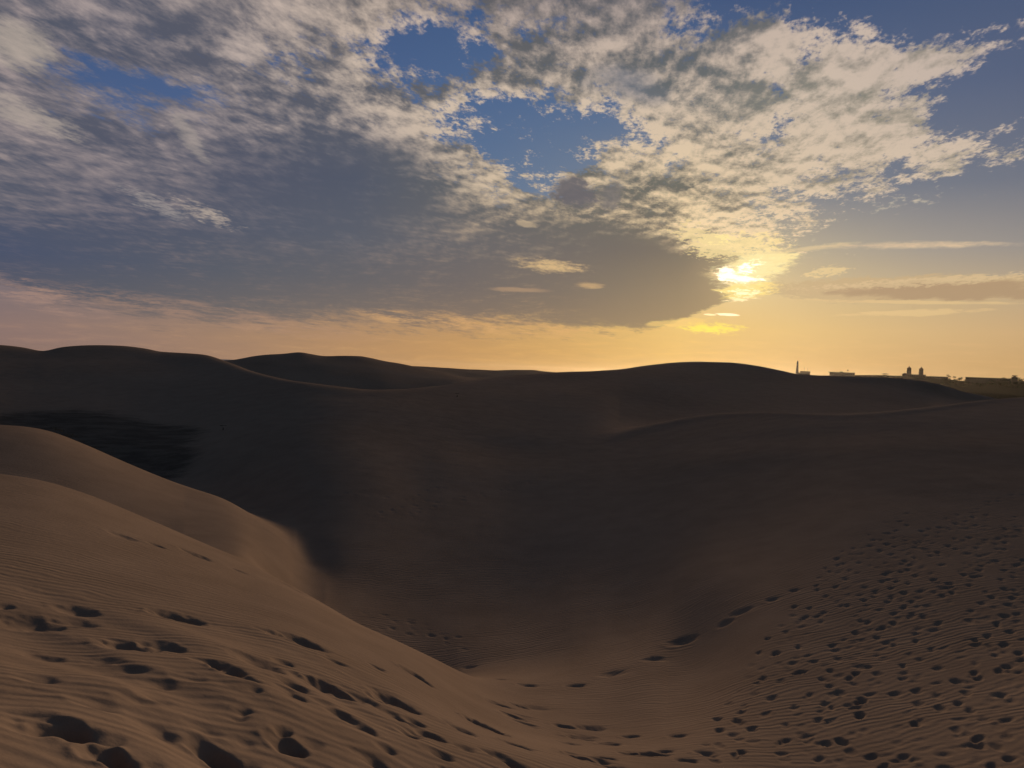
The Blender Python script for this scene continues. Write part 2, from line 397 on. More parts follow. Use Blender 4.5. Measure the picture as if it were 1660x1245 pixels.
KN.append(([hid(-300, -6.0, 53), hid(0, -5.9, 53), seen(130, 735, 50), seen(200, 762, 47.5), seen(300, 790, 43), S(400, 778), S(500, 795), S(600, 825), S(700, 845), S(800, 845), S(1000, 810), S(1200, 765), S(1400, 770), S(1660, 770), S(1900, 770)], 1.8))
KN.append(([S(-300, 690), S(0, 690), S(150, 705), S(300, 735), S(400, 740), S(500, 755), S(600, 772), S(700, 788), S(800, 780), S(900, 755), S(960, 735), S(1050, 704), S(1150, 684), S(1200, 680), S(1280, 680), S(1350, 683), S(1420, 680), S(1500, 671), S(1560, 663), S(1620, 656), S(1660, 652), S(1900, 646)], 0.3))
KN.append(([S(-300, 660), S(0, 660), S(150, 670), S(300, 695), S(400, 708), S(500, 722), S(600, 738), S(700, 748), S(800, 738), S(900, 720), S(960, 711), S(1050, 691), S(1150, 673), S(1200, 669.5), S(1280, 670), S(1350, 673), S(1420, 670), S(1500, 662), S(1560, 655), S(1620, 648), S(1660, 645), S(1900, 640)], 0.35))
KN.append(([S(-300, 625), S(0, 625), S(200, 630), S(300, 650), S(400, 668), S(500, 682), S(600, 696), S(700, 702), S(800, 694), S(900, 688), S(960, 698), S(1000, 697.5), seen(1060, 693, 62), hid(1110, -3.75, 62), hid(1150, -3.7, 62), hid(1200, -3.55, 62), hid(1280, -3.5, 62), hid(1400, -3.3, 64), hid(1500, -2.9, 68), hid(1660, -2.1, 76), hid(1900, -2, 78)], 2.0))
def AS(px, py):
    q = S(px, py); r_ = min(q[1] * 1.02, 135); return seen(px, py, r_)
ACR = [AS(-300, 556), AS(0, 559), AS(40, 563), AS(68, 568.5), AS(100, 562), AS(150, 559), AS(200, 559.5), AS(240, 564), AS(260, 568.5), AS(300, 570.5), AS(330, 573), AS(360, 582), AS(400, 597), AS(450, 611), AS(500, 620.5), AS(560, 629), AS(600, 633), AS(640, 633), AS(700, 629), AS(760, 620), AS(830, 609), AS(900, 604), AS(960, 601.5), AS(1000, 599), AS(1050, 592.5), AS(1100, 588), seen(1140, 587, 118), seen(1180, 588, 116), seen(1230, 594, 115), seen(1270, 601.5, 115), seen(1292, 606, 115), seen(1320, 607.5, 116), seen(1400, 609, 120), seen(1450, 610.5, 124), seen(1480, 612, 127), seen(1510, 617, 130), seen(1535, 624, 146), seen(1560, 632, 146), seen(1600, 640, 150), seen(1625, 646, 152), seen(1660, 649, 154), seen(1900, 655, 158)]
print('A crest', [round(q[1]) for q in ACR][:24])
KN.append(([S(-300, 580), S(0, 582), S(200, 582), S(300, 595), S(400, 620), S(500, 640), S(600, 650), S(700, 647), S(800, 634), S(900, 622), S(1000, 614), S(1060, 604), seen(1140, 599, 110), seen(1230, 607, 107), seen(1292, 618, 106), seen(1400, 621, 110), seen(1500, 627, 121), seen(1600, 655, 138), seen(1660, 662, 142), seen(1900, 668, 146)], 1.8))
KN.append((ACR, 0.2))
KN.append(([hid(-300, -9, 170), hid(500, -12, 150), hid(640, -12.5, 150), hid(800, -10, 165), hid(1200, -8, 180), hid(1400, -9, 200), hid(1660, -11, 230)], 2))
KN.append(([hid(-300, -12, 240), hid(640, -15, 235), hid(1200, -12, 250), hid(1660, -14, 280)], 2))
KN.append(([seen(-300, 580, 305), seen(0, 584, 305), seen(330, 594, 305), seen(394, 590, 305), seen(430, 587, 307), seen(487, 585, 309), seen(560, 588, 313), seen(620, 596, 316), seen(700, 608, 322), seen(800, 620, 322), seen(1300, 640, 330), seen(1660, 665, 330)], 1.0))
KN.append(([seen(-300, 562, 330), seen(0, 572, 330), seen(200, 580, 330), seen(330, 584, 330), seen(375, 583, 330), seen(394, 580, 330), seen(410, 577, 330), seen(430, 574.5, 332), seen(460, 573, 334), seen(487, 571, 335), seen(505, 574, 336), seen(525, 577, 337), seen(560, 576.5, 338), seen(582, 577, 340), seen(600, 580, 342), seen(620, 584.5, 344), seen(650, 589.5, 346), seen(680, 596, 348), seen(720, 604, 350), seen(760, 612, 350), seen(850, 616, 350), seen(1000, 622, 350), seen(1300, 632, 360), seen(1660, 655, 360)], 0.12))
KN.append(([hid(-300, -19, 480), hid(500, -20, 480), hid(700, -19.5, 470), hid(800, -17, 470), hid(1660, -20, 480)], 2))
KN.append(([seen(-300, 575, 720), seen(0, 580, 720), seen(330, 590, 720), seen(600, 598, 720), seen(640, 591.4, 720), seen(700, 593.6, 720), seen(760, 597, 720), seen(800, 598.5, 720), seen(840, 597.7, 720), seen(865, 598.2, 720), seen(880, 600.2, 720), seen(930, 604, 720), seen(1000, 609, 720), seen(1300, 622, 740), seen(1530, 632, 740), seen(1660, 640, 740)], 0.12))
KN.append(([hid(0, -21, 1050), hid(1100, -21, 1050), hid(1300, -18, 1100), hid(1660, -16, 1100)], 2))
KN.append(([hid(0, -27, 1600), hid(1180, -27, 1650), seen(1270, 613, 1700), seen(1300, 609.5, 1700), seen(1340, 608.5, 1700), seen(1440, 608.5, 1700), seen(1500, 610, 1700), seen(1540, 615.5, 1700), seen(1560, 618, 1700), seen(1600, 617, 1700), seen(1660, 616.5, 1700), seen(1900, 625, 1700)], 0.25))
KN.append(([hid(0, -34, 3500), hid(1200, -34, 3500), hid(1300, -26, 3600), hid(1660, -20, 3600), hid(1900, -20, 3600)], 2))
KN.append(([hid(0, -60, 9000)], 0))

AZF = 0.115                                     # fine azimuth step inside the view
azg = np.concatenate([np.arange(-180, -60, 3.0), np.arange(-60, -37, 0.5), np.arange(-37, 37, AZF), np.arange(37, 60, 0.5), np.arange(60, 180.01, 3.0)])
_l = math.log(0.5); _rl = [_l]
while _l < math.log(9000):
    _l += float(np.interp(_l, [math.log(q) for q in (.5, 2.6, 3.6, 36, 70, 350, 600)], [.04, .03, .0036, .0036, .007, .007, .03])); _rl.append(_l)
rg = np.exp(np.array(_rl))
afine = np.arange(-60, 60.01, 0.1)
def curve(pts, sig):
    a = np.array([p[0] for p in pts]); r = np.log([p[1] for p in pts]); hh = np.array([p[2] for p in pts])
    if len(a) == 1: return np.full(len(afine), r[0]), np.full(len(afine), hh[0])
    # monotone cubic across, then a light blur
    rr = pchip(a[:, None], r[:, None], afine)[:, 0]; h2 = pchip(a[:, None], hh[:, None], afine)[:, 0]
    if sig:
        k = np.arange(-int(sig * 30), int(sig * 30) + 1) * 0.1; w = np.exp(-k**2 / (2 * sig**2)); w /= w.sum()
        n = len(k) // 2
        rr = np.convolve(np.pad(rr, n, mode='edge'), w, 'valid'); h2 = np.convolve(np.pad(h2, n, mode='edge'), w, 'valid')
    return rr, h2
kr = []; kh = []
for pts, sig in KN:
    a_, b_ = curve(pts, sig); kr.append(a_); kh.append(b_)
kr = np.array(kr); kh = np.array(kh)
for i in range(1, len(kr)):                      # keep the knots in order of distance
    kr[i] = np.maximum(kr[i], kr[i - 1] + 0.02)
azc_ = np.clip(azg, -52, 52)
KR = np.array([np.interp(azc_, afine, q) for q in kr]); KH = np.array([np.interp(azc_, afine, q) for q in kh])
back = np.clip((np.abs(azg) - 60) / 60, 0, 1); back = back * back * (3 - 2 * back)
base_h = np.interp(np.exp(KR), [0.5, 10, 60, 600, 1700, 9000], [-1.62, -1.9, -5, -16, -25, -60])
KH = KH * (1 - back) + base_h * back
Z = pchip(KR, KH, np.log(rg))                    # (nr, na)
# blur a little along the distance so that crests are wind-rounded
def blur0(Z, n):
    for _ in range(n):
        Z = np.concatenate([Z[:1], (Z[:-2] + 2 * Z[1:-1] + Z[2:]) / 4, Z[-1:]])
    return Z
Z = blur0(Z, 6)
def gblur0(Z, sig):
    k = np.arange(-3 * sig, 3 * sig + 1); w = np.exp(-k**2 / (2.0 * sig**2)); w /= w.sum()
    P_ = np.concatenate([np.repeat(Z[:1], 3 * sig, 0), Z, np.repeat(Z[-1:], 3 * sig, 0)]); out = np.zeros_like(Z)
    for i, q in enumerate(w): out += q * P_[i:i + len(Z)]
    return out
def sstep(x, a, b):
    t = np.clip((x - a) / (b - a), 0, 1); return t * t * (3 - 2 * t)
ZB = gblur0(Z, 26)
wr = np.maximum(sstep(azg, 1.0, 8.0)[None, :] * sstep(rg, 6, 9)[:, None], sstep(azg, -12, -5)[None, :] * sstep(rg, 17.5, 21)[:, None]) * (1 - sstep(rg, 38, 46))[:, None]
Z = Z * (1 - wr) + ZB * wr
AZr = np.radians(azg)
X = rg[:, None] * np.sin(AZr)[None, :]; Y = rg[:, None] * np.cos(AZr)[None, :]

# smooth value noise
_rs = np.random.RandomState(7)
_T = _rs.rand(256, 256)
def vnoise(x, y):
    xi = np.floor(x).astype(int); yi = np.floor(y).astype(int); fx = x - xi; fy = y - yi
    fx = fx * fx * fx * (fx * (fx * 6 - 15) + 10); fy = fy * fy * fy * (fy * (fy * 6 - 15) + 10)
    a = _T[yi & 255, xi & 255]; b = _T[yi & 255, (xi + 1) & 255]; c = _T[(yi + 1) & 255, xi & 255]; d = _T[(yi + 1) & 255, (xi + 1) & 255]
    return (a * (1 - fx) + b * fx) * (1 - fy) + (c * (1 - fx) + d * fx) * fy - 0.5
Rr = rg[:, None] * np.ones_like(X)
far_w = np.clip((Rr - 20) / 120, 0, 1) * np.clip(1.6 - Rr / 900, 0.25, 1)
Z = Z + far_w * (vnoise(X / 30 + 11, Y / 30) * 0.9 + vnoise(X / 11, Y / 11 + 5) * 0.22) * (0.7 if True else 1)
Z = Z + np.clip((Rr - 6) / 30, 0, 1) * vnoise(X / 5.5 + 3, Y / 5.5) * 0.06
Z = Z + np.clip((Rr - 900) / 500, 0, 1) * (vnoise(X / 90, Y / 90) * 3 + vnoise(X / 33, Y / 33) * 1.5)
# soft trampled hummocks on the sand close to us on the left
left = 1 / (1 + np.exp((np.degrees(AZr)[None, :] * 1.0 + 4 + (Rr - 4) * 1.4) / 3.0))
nearw = np.clip(1.0 - (Rr - 6.2) / 3.0, 0, 1) * left
# long low swells that run down to the right
ux = X * 0.80 - Y * 0.60 * -1; 
ang_ = math.radians(-32); px_ = X * math.cos(ang_) + Y * math.sin(ang_); py_ = -X * math.sin(ang_) + Y * math.cos(ang_)
sw = vnoise(px_ / 1.5 + 40, py_ / 0.42 + 9) * 0.11 + vnoise(px_ / 0.7, py_ / 0.28) * 0.045
Z = Z + nearw * sw

# ---- footprints pressed into the sand
tanZ = Z / rg[:, None]
azi0 = np.searchsorted(azg, -37); azi1 = np.searchsorted(azg, 37)
def ground_at(px, py, rmin=2.0):
    d = ray(px, py); t = d.z / math.hypot(d.x, d.y); a = math.degrees(math.atan2(d.x, d.y))
    j = int(np.clip(np.searchsorted(azg, a), 0, len(azg) - 1))
    i0 = np.searchsorted(rg, rmin); col = tanZ[i0:, j]; k = np.argmax(col >= t)
    if col[k] < t: return None
    r = rg[i0 + k]; return r * math.sin(R(a)), r * math.cos(R(a)), r, a
DZ = np.zeros_like(Z)
def press(x, y, ln, wd, yaw, depth, rim=0.25, power=2.0, steep=0.0):
    """one footprint: an elongated hollow of length ln, width wd; yaw = heading of its long side (0 = away from us)"""
    r = math.hypot(x, y); a = math.degrees(math.atan2(x, y)); ext = ln * 1.1
    i0 = np.searchsorted(rg, r - ext); i1 = np.searchsorted(rg, r + ext) + 1
    da = math.degrees(ext / max(r, 1)); j0 = np.searchsorted(azg, a - da); j1 = np.searchsorted(azg, a + da) + 1
    xs = X[i0:i1, j0:j1] - x; ys = Y[i0:i1, j0:j1] - y
    c, s = math.cos(yaw), math.sin(yaw)
    al = (xs * s + ys * c) / (ln / 2); ac = (xs * c - ys * s) / (wd / 2)
    wob = 1 + 0.25 * np.sin(al * 2.1 + x * 7) * 0.6
    q = (al * al + (ac * wob) ** 2)
    prof = np.exp(-(q ** power) * 0.9)
    prof = prof * (1 + steep * al)                # deeper at one end
    ringp = np.exp(-((np.sqrt(q) - 1.35) / 0.32) ** 2)
    cr_n = vnoise(X[i0:i1, j0:j1] * 16, Y[i0:i1, j0:j1] * 16) * np.exp(-((np.sqrt(q) - 1.05) / 0.5) ** 2)
    DZ[i0:i1, j0:j1] += -depth * prof + depth * rim * ringp + depth * 0.28 * cr_n * (1.0 if r < 14 else .5)

rnd = random.Random(11)
# the left slope: (px, py, width in px, height in px, depth m)
LEFTP = [(120,990,52,15,.05),(45,1010,85,18,.055),(115,1008,60,10,.03),(285,1000,62,20,.085),(5,983,20,7,.03),(205,1047,70,24,.085),(262,1048,60,22,.05),(365,1083,42,20,.11),(415,1070,75,28,.07),
 (490,1039,58,20,.08),(540,1118,70,24,.12),(505,1108,50,18,.05),(470,1122,50,14,.045),(340,1072,45,14,.04),(610,1082,22,10,.03),(672,1095,44,15,.07),(640,1138,62,20,.11),(608,1130,30,12,.04),
 (95,1175,92,36,.14),(175,1225,85,44,.16),(338,1220,100,32,.13),(460,1205,78,28,.12),(785,1178,56,24,.11),(745,1182,40,18,.06),(690,1190,46,20,.08),(660,1188,30,14,.04),(835,1207,42,16,.08),(940,1228,56,20,.09),(825,1235,60,22,.09),
 (805,1141,38,12,.055),(842,1145,34,12,.05),(830,1160,36,14,.06),(912,1178,34,10,.055),(953,1180,42,12,.06),(938,1196,38,14,.07),(985,1206,36,12,.055),(1020,1222,34,12,.05),(1056,1223,42,14,.07),(1075,1218,30,10,.05),(1022,1195,26,8,.045),(1095,1194,26,9,.05),
 (1110,1233,30,11,.05),(1140,1220,28,9,.045),(1150,1224,20,8,.04),(740,1260,60,30,.1),(545,1155,40,18,.05),(580,1175,50,20,.06),(195,868,34,6,.035),(252,884,24,5,.03),(315,900,38,7,.05),(385,925,24,6,.03),(460,946,24,6,.03),(480,958,26,6,.025),
 (760,1082,20,6,.03),(808,1101,20,5,.03),(853,1111,30,8,.05),(932,1112,28,8,.055),(990,1093,40,9,.06),(1058,1068,32,8,.055),(1103,1042,44,9,.06),(1175,1012,24,7,.05),(1200,993,30,7,.05),(1250,973,20,5,.045),(1285,958,14,4,.04),
 (600,1232,70,20,.06),(255,1110,60,16,.03),(60,1100,70,18,.03),(150,1140,80,16,.03)]
for _k in range(34):                             # older, half filled prints between the fresh ones
    _x = rnd.uniform(330, 1000); _y = rnd.uniform(max(1020, 940 + (_x - 300) * .33), 1245); _w = rnd.uniform(26, 52)
    LEFTP.append((_x, _y, _w, _w * .36, rnd.uniform(.02, .06)))
for _k in range(14): LEFTP.append((rnd.uniform(20, 330), rnd.uniform(1060, 1240), rnd.uniform(50, 80), 20, rnd.uniform(.015, .035)))
for (px, py, w, hp, dp) in LEFTP:
    q = ground_at(px, py)
    if not q: continue
    x, y, r, a = q
    wid_m = w * r / 1270 ; dep_m = min(hp * r / 1270 / 0.36, 0.42 if r < 10 else 0.34)
    if r < 5.5: wid_m *= .72; dep_m *= .62; dp *= .85
    tilt = R(100) if px < 900 else R(70)
    ln = max(wid_m, dep_m * 0.75) * 1.0; wd = min(max(0.13, wid_m * 0.55, dep_m * 0.55), 0.30)
    press(x, y, ln * 1.15, wd * 1.25, tilt + rnd.uniform(-0.3, 0.3), dp * (0.62 if r < 6 else 0.78 if r < 8 else 1.0), rim=rnd.uniform(.08, .2), power=rnd.uniform(.9, 1.2), steep=rnd.uniform(.4, .8))
    if r < 9.5: press(x + math.sin(tilt) * ln * .28, y + math.cos(tilt) * ln * .28, ln * .6, wd * .8, tilt + .3, dp * .4, rim=.05, power=1.0)
    if hp >= 18 and r > 5.5: press(x - .12, y + .10, ln * .8, wd * .9, tilt + rnd.uniform(-.8, .8), dp * .35, rim=.1, power=1.0)
# tracks over the floor on the right: lines of steps, drawn as paths over the sand
def track(pts, step=0.72, depth=0.05, spread=0.13, ln=0.30, wd=0.14, jit=0.10, r_lim=70):
    P3 = []
    for px, py in pts:
        q = ground_at(px, py)
        if q: P3.append((q[0], q[1]))
    side = 1
    carry = 0.0
    for (x0, y0), (x1, y1) in zip(P3[:-1], P3[1:]):
        L = math.hypot(x1 - x0, y1 - y0); yaw = math.atan2(x1 - x0, y1 - y0)
        t = carry
        while t < L:
            k = t / L; side = -side
            x = x0 + (x1 - x0) * k + math.cos(yaw) * spread * side + rnd.uniform(-jit, jit)
            y = y0 + (y1 - y0) * k - math.sin(yaw) * spread * side + rnd.uniform(-jit, jit)
            fade_ = float(np.interp(math.hypot(x, y), [10, 20, 34], [1.0, .75, .5]))
            if math.hypot(x, y) < r_lim and rnd.random() > 0.06:
                press(x, y, ln * rnd.uniform(.8, 1.2), wd * rnd.uniform(.85, 1.2), yaw + rnd.uniform(-.25, .25) + side * 0.12, depth * fade_ * rnd.choice([rnd.uniform(.2, .6), rnd.uniform(.6, 1.25)]), rim=.22, power=rnd.uniform(1.0, 1.6), steep=rnd.uniform(-.4, .5))
            t += step / 2 * rnd.uniform(.85, 1.15)
        carry = max(0.0, t - L)
TR = [[(1165,1235),(1190,1150),(1225,1085),(1265,1030),(1310,970),(1350,920),(1395,880)],
 [(1195,1215),(1240,1120),(1290,1040),(1330,985),(1380,940),(1420,890),(1460,850)],
 [(1290,1240),(1300,1170),(1345,1110),(1365,1060),(1400,1000),(1440,950),(1480,900),(1540,850)],
 [(1345,1240),(1370,1170),(1395,1110),(1420,1060),(1450,1000),(1500,930),(1560,870),(1600,830)],
 [(1380,1240),(1390,1180),(1385,1120),(1400,1070),(1440,1020),(1490,980),(1560,940),(1640,880)],
 [(1450,1245),(1480,1190),(1470,1120),(1490,1070),(1500,1020),(1540,960),(1600,900),(1650,850)],
 [(1500,1245),(1510,1180),(1545,1130),(1560,1080),(1600,1020),(1640,960),(1665,900)],
 [(1560,1245),(1570,1190),(1590,1140),(1600,1080),(1630,1010),(1665,960)],
 [(1600,1245),(1600,1180),(1620,1120),(1640,1060),(1665,1000)],
 [(1640,1245),(1635,1190),(1650,1120),(1670,1050)],
 [(1230,1225),(1300,1190),(1370,1150),(1450,1130),(1530,1110),(1600,1100),(1665,1070)],
 [(1260,1100),(1330,1060),(1400,1030),(1440,990),(1500,960),(1600,930),(1665,910)],
 [(1330,1090),(1400,1120),(1480,1100),(1560,1050),(1640,1010)],
 [(1420,1230),(1500,1225),(1580,1200),(1665,1170)],
 [(1380,1000),(1420,930),(1450,880),(1520,860),(1600,850)],
 [(1310,1010),(1370,960),(1450,930),(1540,900),(1640,870)],
 [(1320,1220),(1330,1140),(1360,1090),(1385,1040),(1420,980),(1460,910),(1500,860)],
 [(1400,1060),(1470,1040),(1540,1010),(1610,980),(1665,950)],
 [(1420,980),(1470,900),(1530,850),(1590,820),(1660,800)], [(1500,1000),(1560,930),(1610,880),(1665,850)], [(1350,930),(1400,880),(1450,845),(1500,825)], [(1580,1010),(1620,960),(1665,920)], [(1450,930),(1500,900),(1570,880),(1665,835)]]
for i, tr in enumerate(TR): track(tr, depth=0.037 if i < 12 else 0.028, ln=0.26 if i % 2 else 0.22, wd=0.12)
# far lines of tracks in the hollow
track([(380,812),(420,825),(470,815),(520,822)], depth=.03, r_lim=120, ln=.28, wd=.16)
track([(610,838),(650,826),(690,815),(730,812),(780,804),(830,790),(880,775),(920,760),(960,748),(1000,736)], depth=.028, r_lim=140, ln=.26, wd=.16, step=0.6)
track([(560,800),(610,803),(660,812),(680,800),(720,790)], depth=.024, r_lim=140, ln=.25, wd=.16, step=0.7)
track([(655,838),(690,826),(720,818)], depth=.024, r_lim=140, ln=.25, wd=.16, step=0.7)
track([(585,995),(640,1005),(690,1022),(720,1040),(770,1052)], depth=.022, r_lim=60, step=.7, ln=.24, wd=.12)
track([(600,1010),(650,1025),(700,1030),(745,1032)], depth=.022, r_lim=60, step=.7, ln=.24, wd=.12)
track([(690,1010),(650,1012),(620,998)], depth=.022, r_lim=60, step=.8, ln=.24, wd=.12)
Z = Z + DZ
nr, na = Z.shape
co = np.stack([X, Y, Z], axis=-1).reshape(-1, 3)
idx = np.arange(nr * na).reshape(nr, na)
fc = np.stack([idx[:-1, :-1], idx[:-1, 1:], idx[1:, 1:], idx[1:, :-1]], axis=-1).reshape(-1, 4)
fc = fc[:, ::-1]

# sand
msand, gs, bs = material('dry_sand')
def sand_nodes():
    tcs = gs.node('ShaderNodeTexCoord'); po = V(gs, tcs.outputs['Object'])
    x, y, z = gs.sep(po)
    r = gs.math('SQRT', x * x + y * y)
    big = gs.noise(gs.vec(x, y, 0.0), 0.05, 4, .55)
    mid = gs.noise(gs.vec(x, y, 0.0), 0.9, 4, .6)
    fine = gs.noise(gs.vec(x, y, 0.0), 60.0, 3, .7)
    colr = gs.ramp(big * 0.45 + mid * 0.35 + fine * 0.2, [(0.32, (0.232, 0.169, 0.126)), (0.50, (0.30, 0.219, 0.165)), (0.68, (0.365, 0.268, 0.202))])
    # dark grains gathered in streaks
    gr = gs.noise(gs.vec(x * 0.7, y * 3.0, 0.0), 3.0, 5, .65)
    colr = gs.mix(gs.sm(gr, .55, .75) * 0.25, colr, (0.22, 0.15, 0.11, 1))
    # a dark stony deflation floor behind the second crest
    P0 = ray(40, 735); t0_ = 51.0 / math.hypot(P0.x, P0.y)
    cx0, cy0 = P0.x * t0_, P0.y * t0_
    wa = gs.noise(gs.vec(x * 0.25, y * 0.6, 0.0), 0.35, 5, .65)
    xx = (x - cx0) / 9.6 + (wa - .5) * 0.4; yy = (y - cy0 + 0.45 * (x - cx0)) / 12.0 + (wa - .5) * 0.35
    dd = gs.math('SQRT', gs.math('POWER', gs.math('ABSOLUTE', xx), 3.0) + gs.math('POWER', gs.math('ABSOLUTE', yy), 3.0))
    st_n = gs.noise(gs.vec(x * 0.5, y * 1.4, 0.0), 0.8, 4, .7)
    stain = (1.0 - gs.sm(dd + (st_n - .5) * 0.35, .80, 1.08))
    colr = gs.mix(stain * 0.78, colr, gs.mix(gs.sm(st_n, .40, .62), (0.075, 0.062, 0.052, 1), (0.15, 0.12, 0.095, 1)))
    # low scrub covers the land behind the dunes
    veg = gs.noise(gs.vec(x, y, 0.0), 0.02, 5, .65)
    land = gs.sm(r, 300.0, 420.0) * gs.sm(x / (y + 1.0), 0.30, 0.36) * gs.sm(veg, .12, .30)
    colr = gs.mix(land * 0.95, colr, (0.045, 0.042, 0.026, 1))
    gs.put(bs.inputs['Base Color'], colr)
    bs.inputs['Roughness'].default_value = 1.0; bs.inputs['Specular IOR Level'].default_value = 0.0
    # wind ripples: crests lie across the wind and wander
    wx = gs.noise(gs.vec(x, y, 0.0), 0.55, 3, .5) - 0.5
    wy = gs.noise(gs.vec(x, y, 7.0), 2.2, 2, .5) - 0.5
    ca_, sa_ = math.cos(R(-14)), math.sin(R(-14))
    ph = (x * sa_ + y * ca_) + wx * 0.8 + wy * 0.12
    rip = gs.math('SINE', ph * (2 * math.pi / 0.13))
    rip2 = gs.math('SINE', ph * (2 * math.pi / 0.21) + wy * 9.0)
    amp = gs.sm(gs.noise(gs.vec(x, y, 3.0), 0.35, 3, .55), .32, .60) * (1.0 - gs.sm(r, 14.0, 45.0)) * 0.85 + 0.15 * (1.0 - gs.sm(r, 14.0, 30.0))
    hgt = (rip * 0.0022 + rip2 * 0.0016) * amp + fine * 0.0012 + gs.noise(gs.vec(x, y, 0.0), 14.0, 4, .6) * 0.006
    farb = gs.noise(gs.vec(x * 0.6, y * 1.3, 0.0), 1.2, 6, .65) * 0.05 * gs.sm(r, 18.0, 60.0)
    bmp = gs.node('ShaderNodeBump'); bmp.inputs['Distance'].default_value = 1.0; bmp.inputs['Strength'].default_value = 1.0
    gs.put(bmp.inputs['Height'], hgt + farb)
    gs.nt.links.new(bmp.outputs[0], bs.inputs['Normal'])
sand_nodes()
ground = mesh_np('sand_dunes', co, fc, msand); ground['kind'] = 'structure'

# sea
msea, gw, bw = material('sea_water')
gw.put(bw.inputs['Base Color'], (0.03, 0.05, 0.07, 1)); bw.inputs['Roughness'].default_value = 0.35; bw.inputs['Specular IOR Level'].default_value = 0.5
_tc = gw.node('ShaderNodeTexCoord'); _x, _y, _z = gw.sep(V(gw, _tc.outputs['Object']))
_b = gw.node('ShaderNodeBump'); _b.inputs['Distance'].default_value = 1.0
gw.put(_b.inputs['Height'], gw.noise(gw.vec(_x, _y, 0.0), 0.06, 5, .6) * 2.0); gw.nt.links.new(_b.outputs[0], bw.inputs['Normal'])
th = np.linspace(0, 2 * math.pi, 97)[:-1]
rs_ = [700, 1500, 2500, 4500, 8000]
sc_ = np.array([[q * math.sin(t), q * math.cos(t), -24.0] for q in rs_ for t in th])
ii = np.arange(96); jj = (ii + 1) % 96
sf = np.concatenate([np.stack([ii + k * 96, jj + k * 96, jj + (k + 1) * 96, ii + (k + 1) * 96], -1) for k in range(4)])[:, ::-1]
sea = mesh_np('sea', sc_, sf, msea); sea['kind'] = 'structure'
# ---------------------------------------------------------------- things
def flat_mat(name, col, rough=0.8, var=0.15, scale=2.0):
    m_, q, b_ = material(name)
    tcx = q.node('ShaderNodeTexCoord'); n = q.noise(V(q, tcx.outputs['Object']), scale, 4, .6)
    c0 = tuple(c * (1 - var) for c in col) + (1,); c1_ = tuple(min(1, c * (1 + var)) for c in col) + (1,)
    q.put(b_.inputs['Base Color'], q.mix(q.sm(n, .35, .65), c0, c1_)); b_.inputs['Roughness'].default_value = rough
    return m_
M = dict(render=flat_mat('pale_render', (.22, .20, .17)), stone=flat_mat('tower_stone', (.20, .17, .14)), dark=flat_mat('dark_metal', (.06, .06, .06), .5),
         glass=flat_mat('window_glass', (.03, .035, .045), .15), roof=flat_mat('roof_clay', (.24, .13, .09)), leaf=flat_mat('tree_leaves', (.050, .062, .030), .8, .35, 1.2),
         bark=flat_mat('tree_bark', (.10, .075, .05)), concrete=flat_mat('concrete', (.16, .15, .135)), scrub=flat_mat('scrub_leaves', (.055, .055, .032), .85, .35, 6.0), cream=flat_mat('cream_wall', (.20, .165, .13)))
def empty(name, loc, rz=0.0, label=None, cat=None, group=None):
    o = bpy.data.objects.new(name, None); C.objects.link(o); o.location = loc; o.rotation_euler = (0, 0, rz); o.empty_display_size = 1
    return tag(o, label, cat, group)
def tag(o, label=None, cat=None, group=None, kind=None):
    if label: o['label'] = label
    if cat: o['category'] = cat
    if group: o['group'] = group
    if kind: o['kind'] = kind
    return o
class MB:
    def __init__(s): s.bm = bmesh.new()
    def box(s, x, y, z, sx, sy, sz, rz=0.0):
        m4 = Matrix.Translation((x, y, z + sz / 2)) @ Matrix.Rotation(rz, 4, 'Z') @ Matrix.Diagonal((sx, sy, sz, 1))
        bmesh.ops.create_cube(s.bm, size=1, matrix=m4); return s
    def lathe(s, prof, n=20, x=0, y=0, z=0):
        rings = []
        for r, h_ in prof:
            rings.append([s.bm.verts.new((x + r * math.cos(2 * math.pi * i / n), y + r * math.sin(2 * math.pi * i / n), z + h_)) for i in range(n)])
        for a, b in zip(rings[:-1], rings[1:]):
            for i in range(n): s.bm.faces.new((a[i], a[(i + 1) % n], b[(i + 1) % n], b[i]))
        s.bm.faces.new(rings[0][::-1]); s.bm.faces.new(rings[-1]); return s
    def build(s, name, mat, parent=None, smooth=False):
        me = bpy.data.meshes.new(name); s.bm.normal_update(); s.bm.to_mesh(me); s.bm.free(); me.materials.append(mat)
        if smooth:
            for p in me.polygons: p.use_smooth = True
        o = bpy.data.objects.new(name, me); C.objects.link(o); o.parent = parent; return o
def copy_tree(o, parent=None):
    c = o.copy(); C.objects.link(c); c.parent = parent
    for ch in list(o.children): copy_tree(ch, c)
    return c
def ground_z(x, y):
    r = math.hypot(x, y); a = math.degrees(math.atan2(x, y))
    fi = np.interp(math.log(r), np.log(rg), np.arange(len(rg))); fj = np.interp(a, azg, np.arange(len(azg)))
    i, j = min(int(fi), nr - 2), min(int(fj), na - 2); u, v = fi - i, fj - j
    return float(Z[i, j] * (1 - u) * (1 - v) + Z[i + 1, j] * u * (1 - v) + Z[i, j + 1] * (1 - u) * v + Z[i + 1, j + 1] * u * v)
def spot(px, py, r):
    """world point in the direction of (px, py) at ground distance r"""
    d = ray(px, py); k = r / math.hypot(d.x, d.y); return Vector((d.x * k, d.y * k, d.z * k))
def base(px, r, py=608):
    p = spot(px, py, r); return Vector((p.x, p.y, ground_z(p.x, p.y)))
def face(p): return -math.atan2(p.x, p.y)      # turn so that local -y looks back at the beach

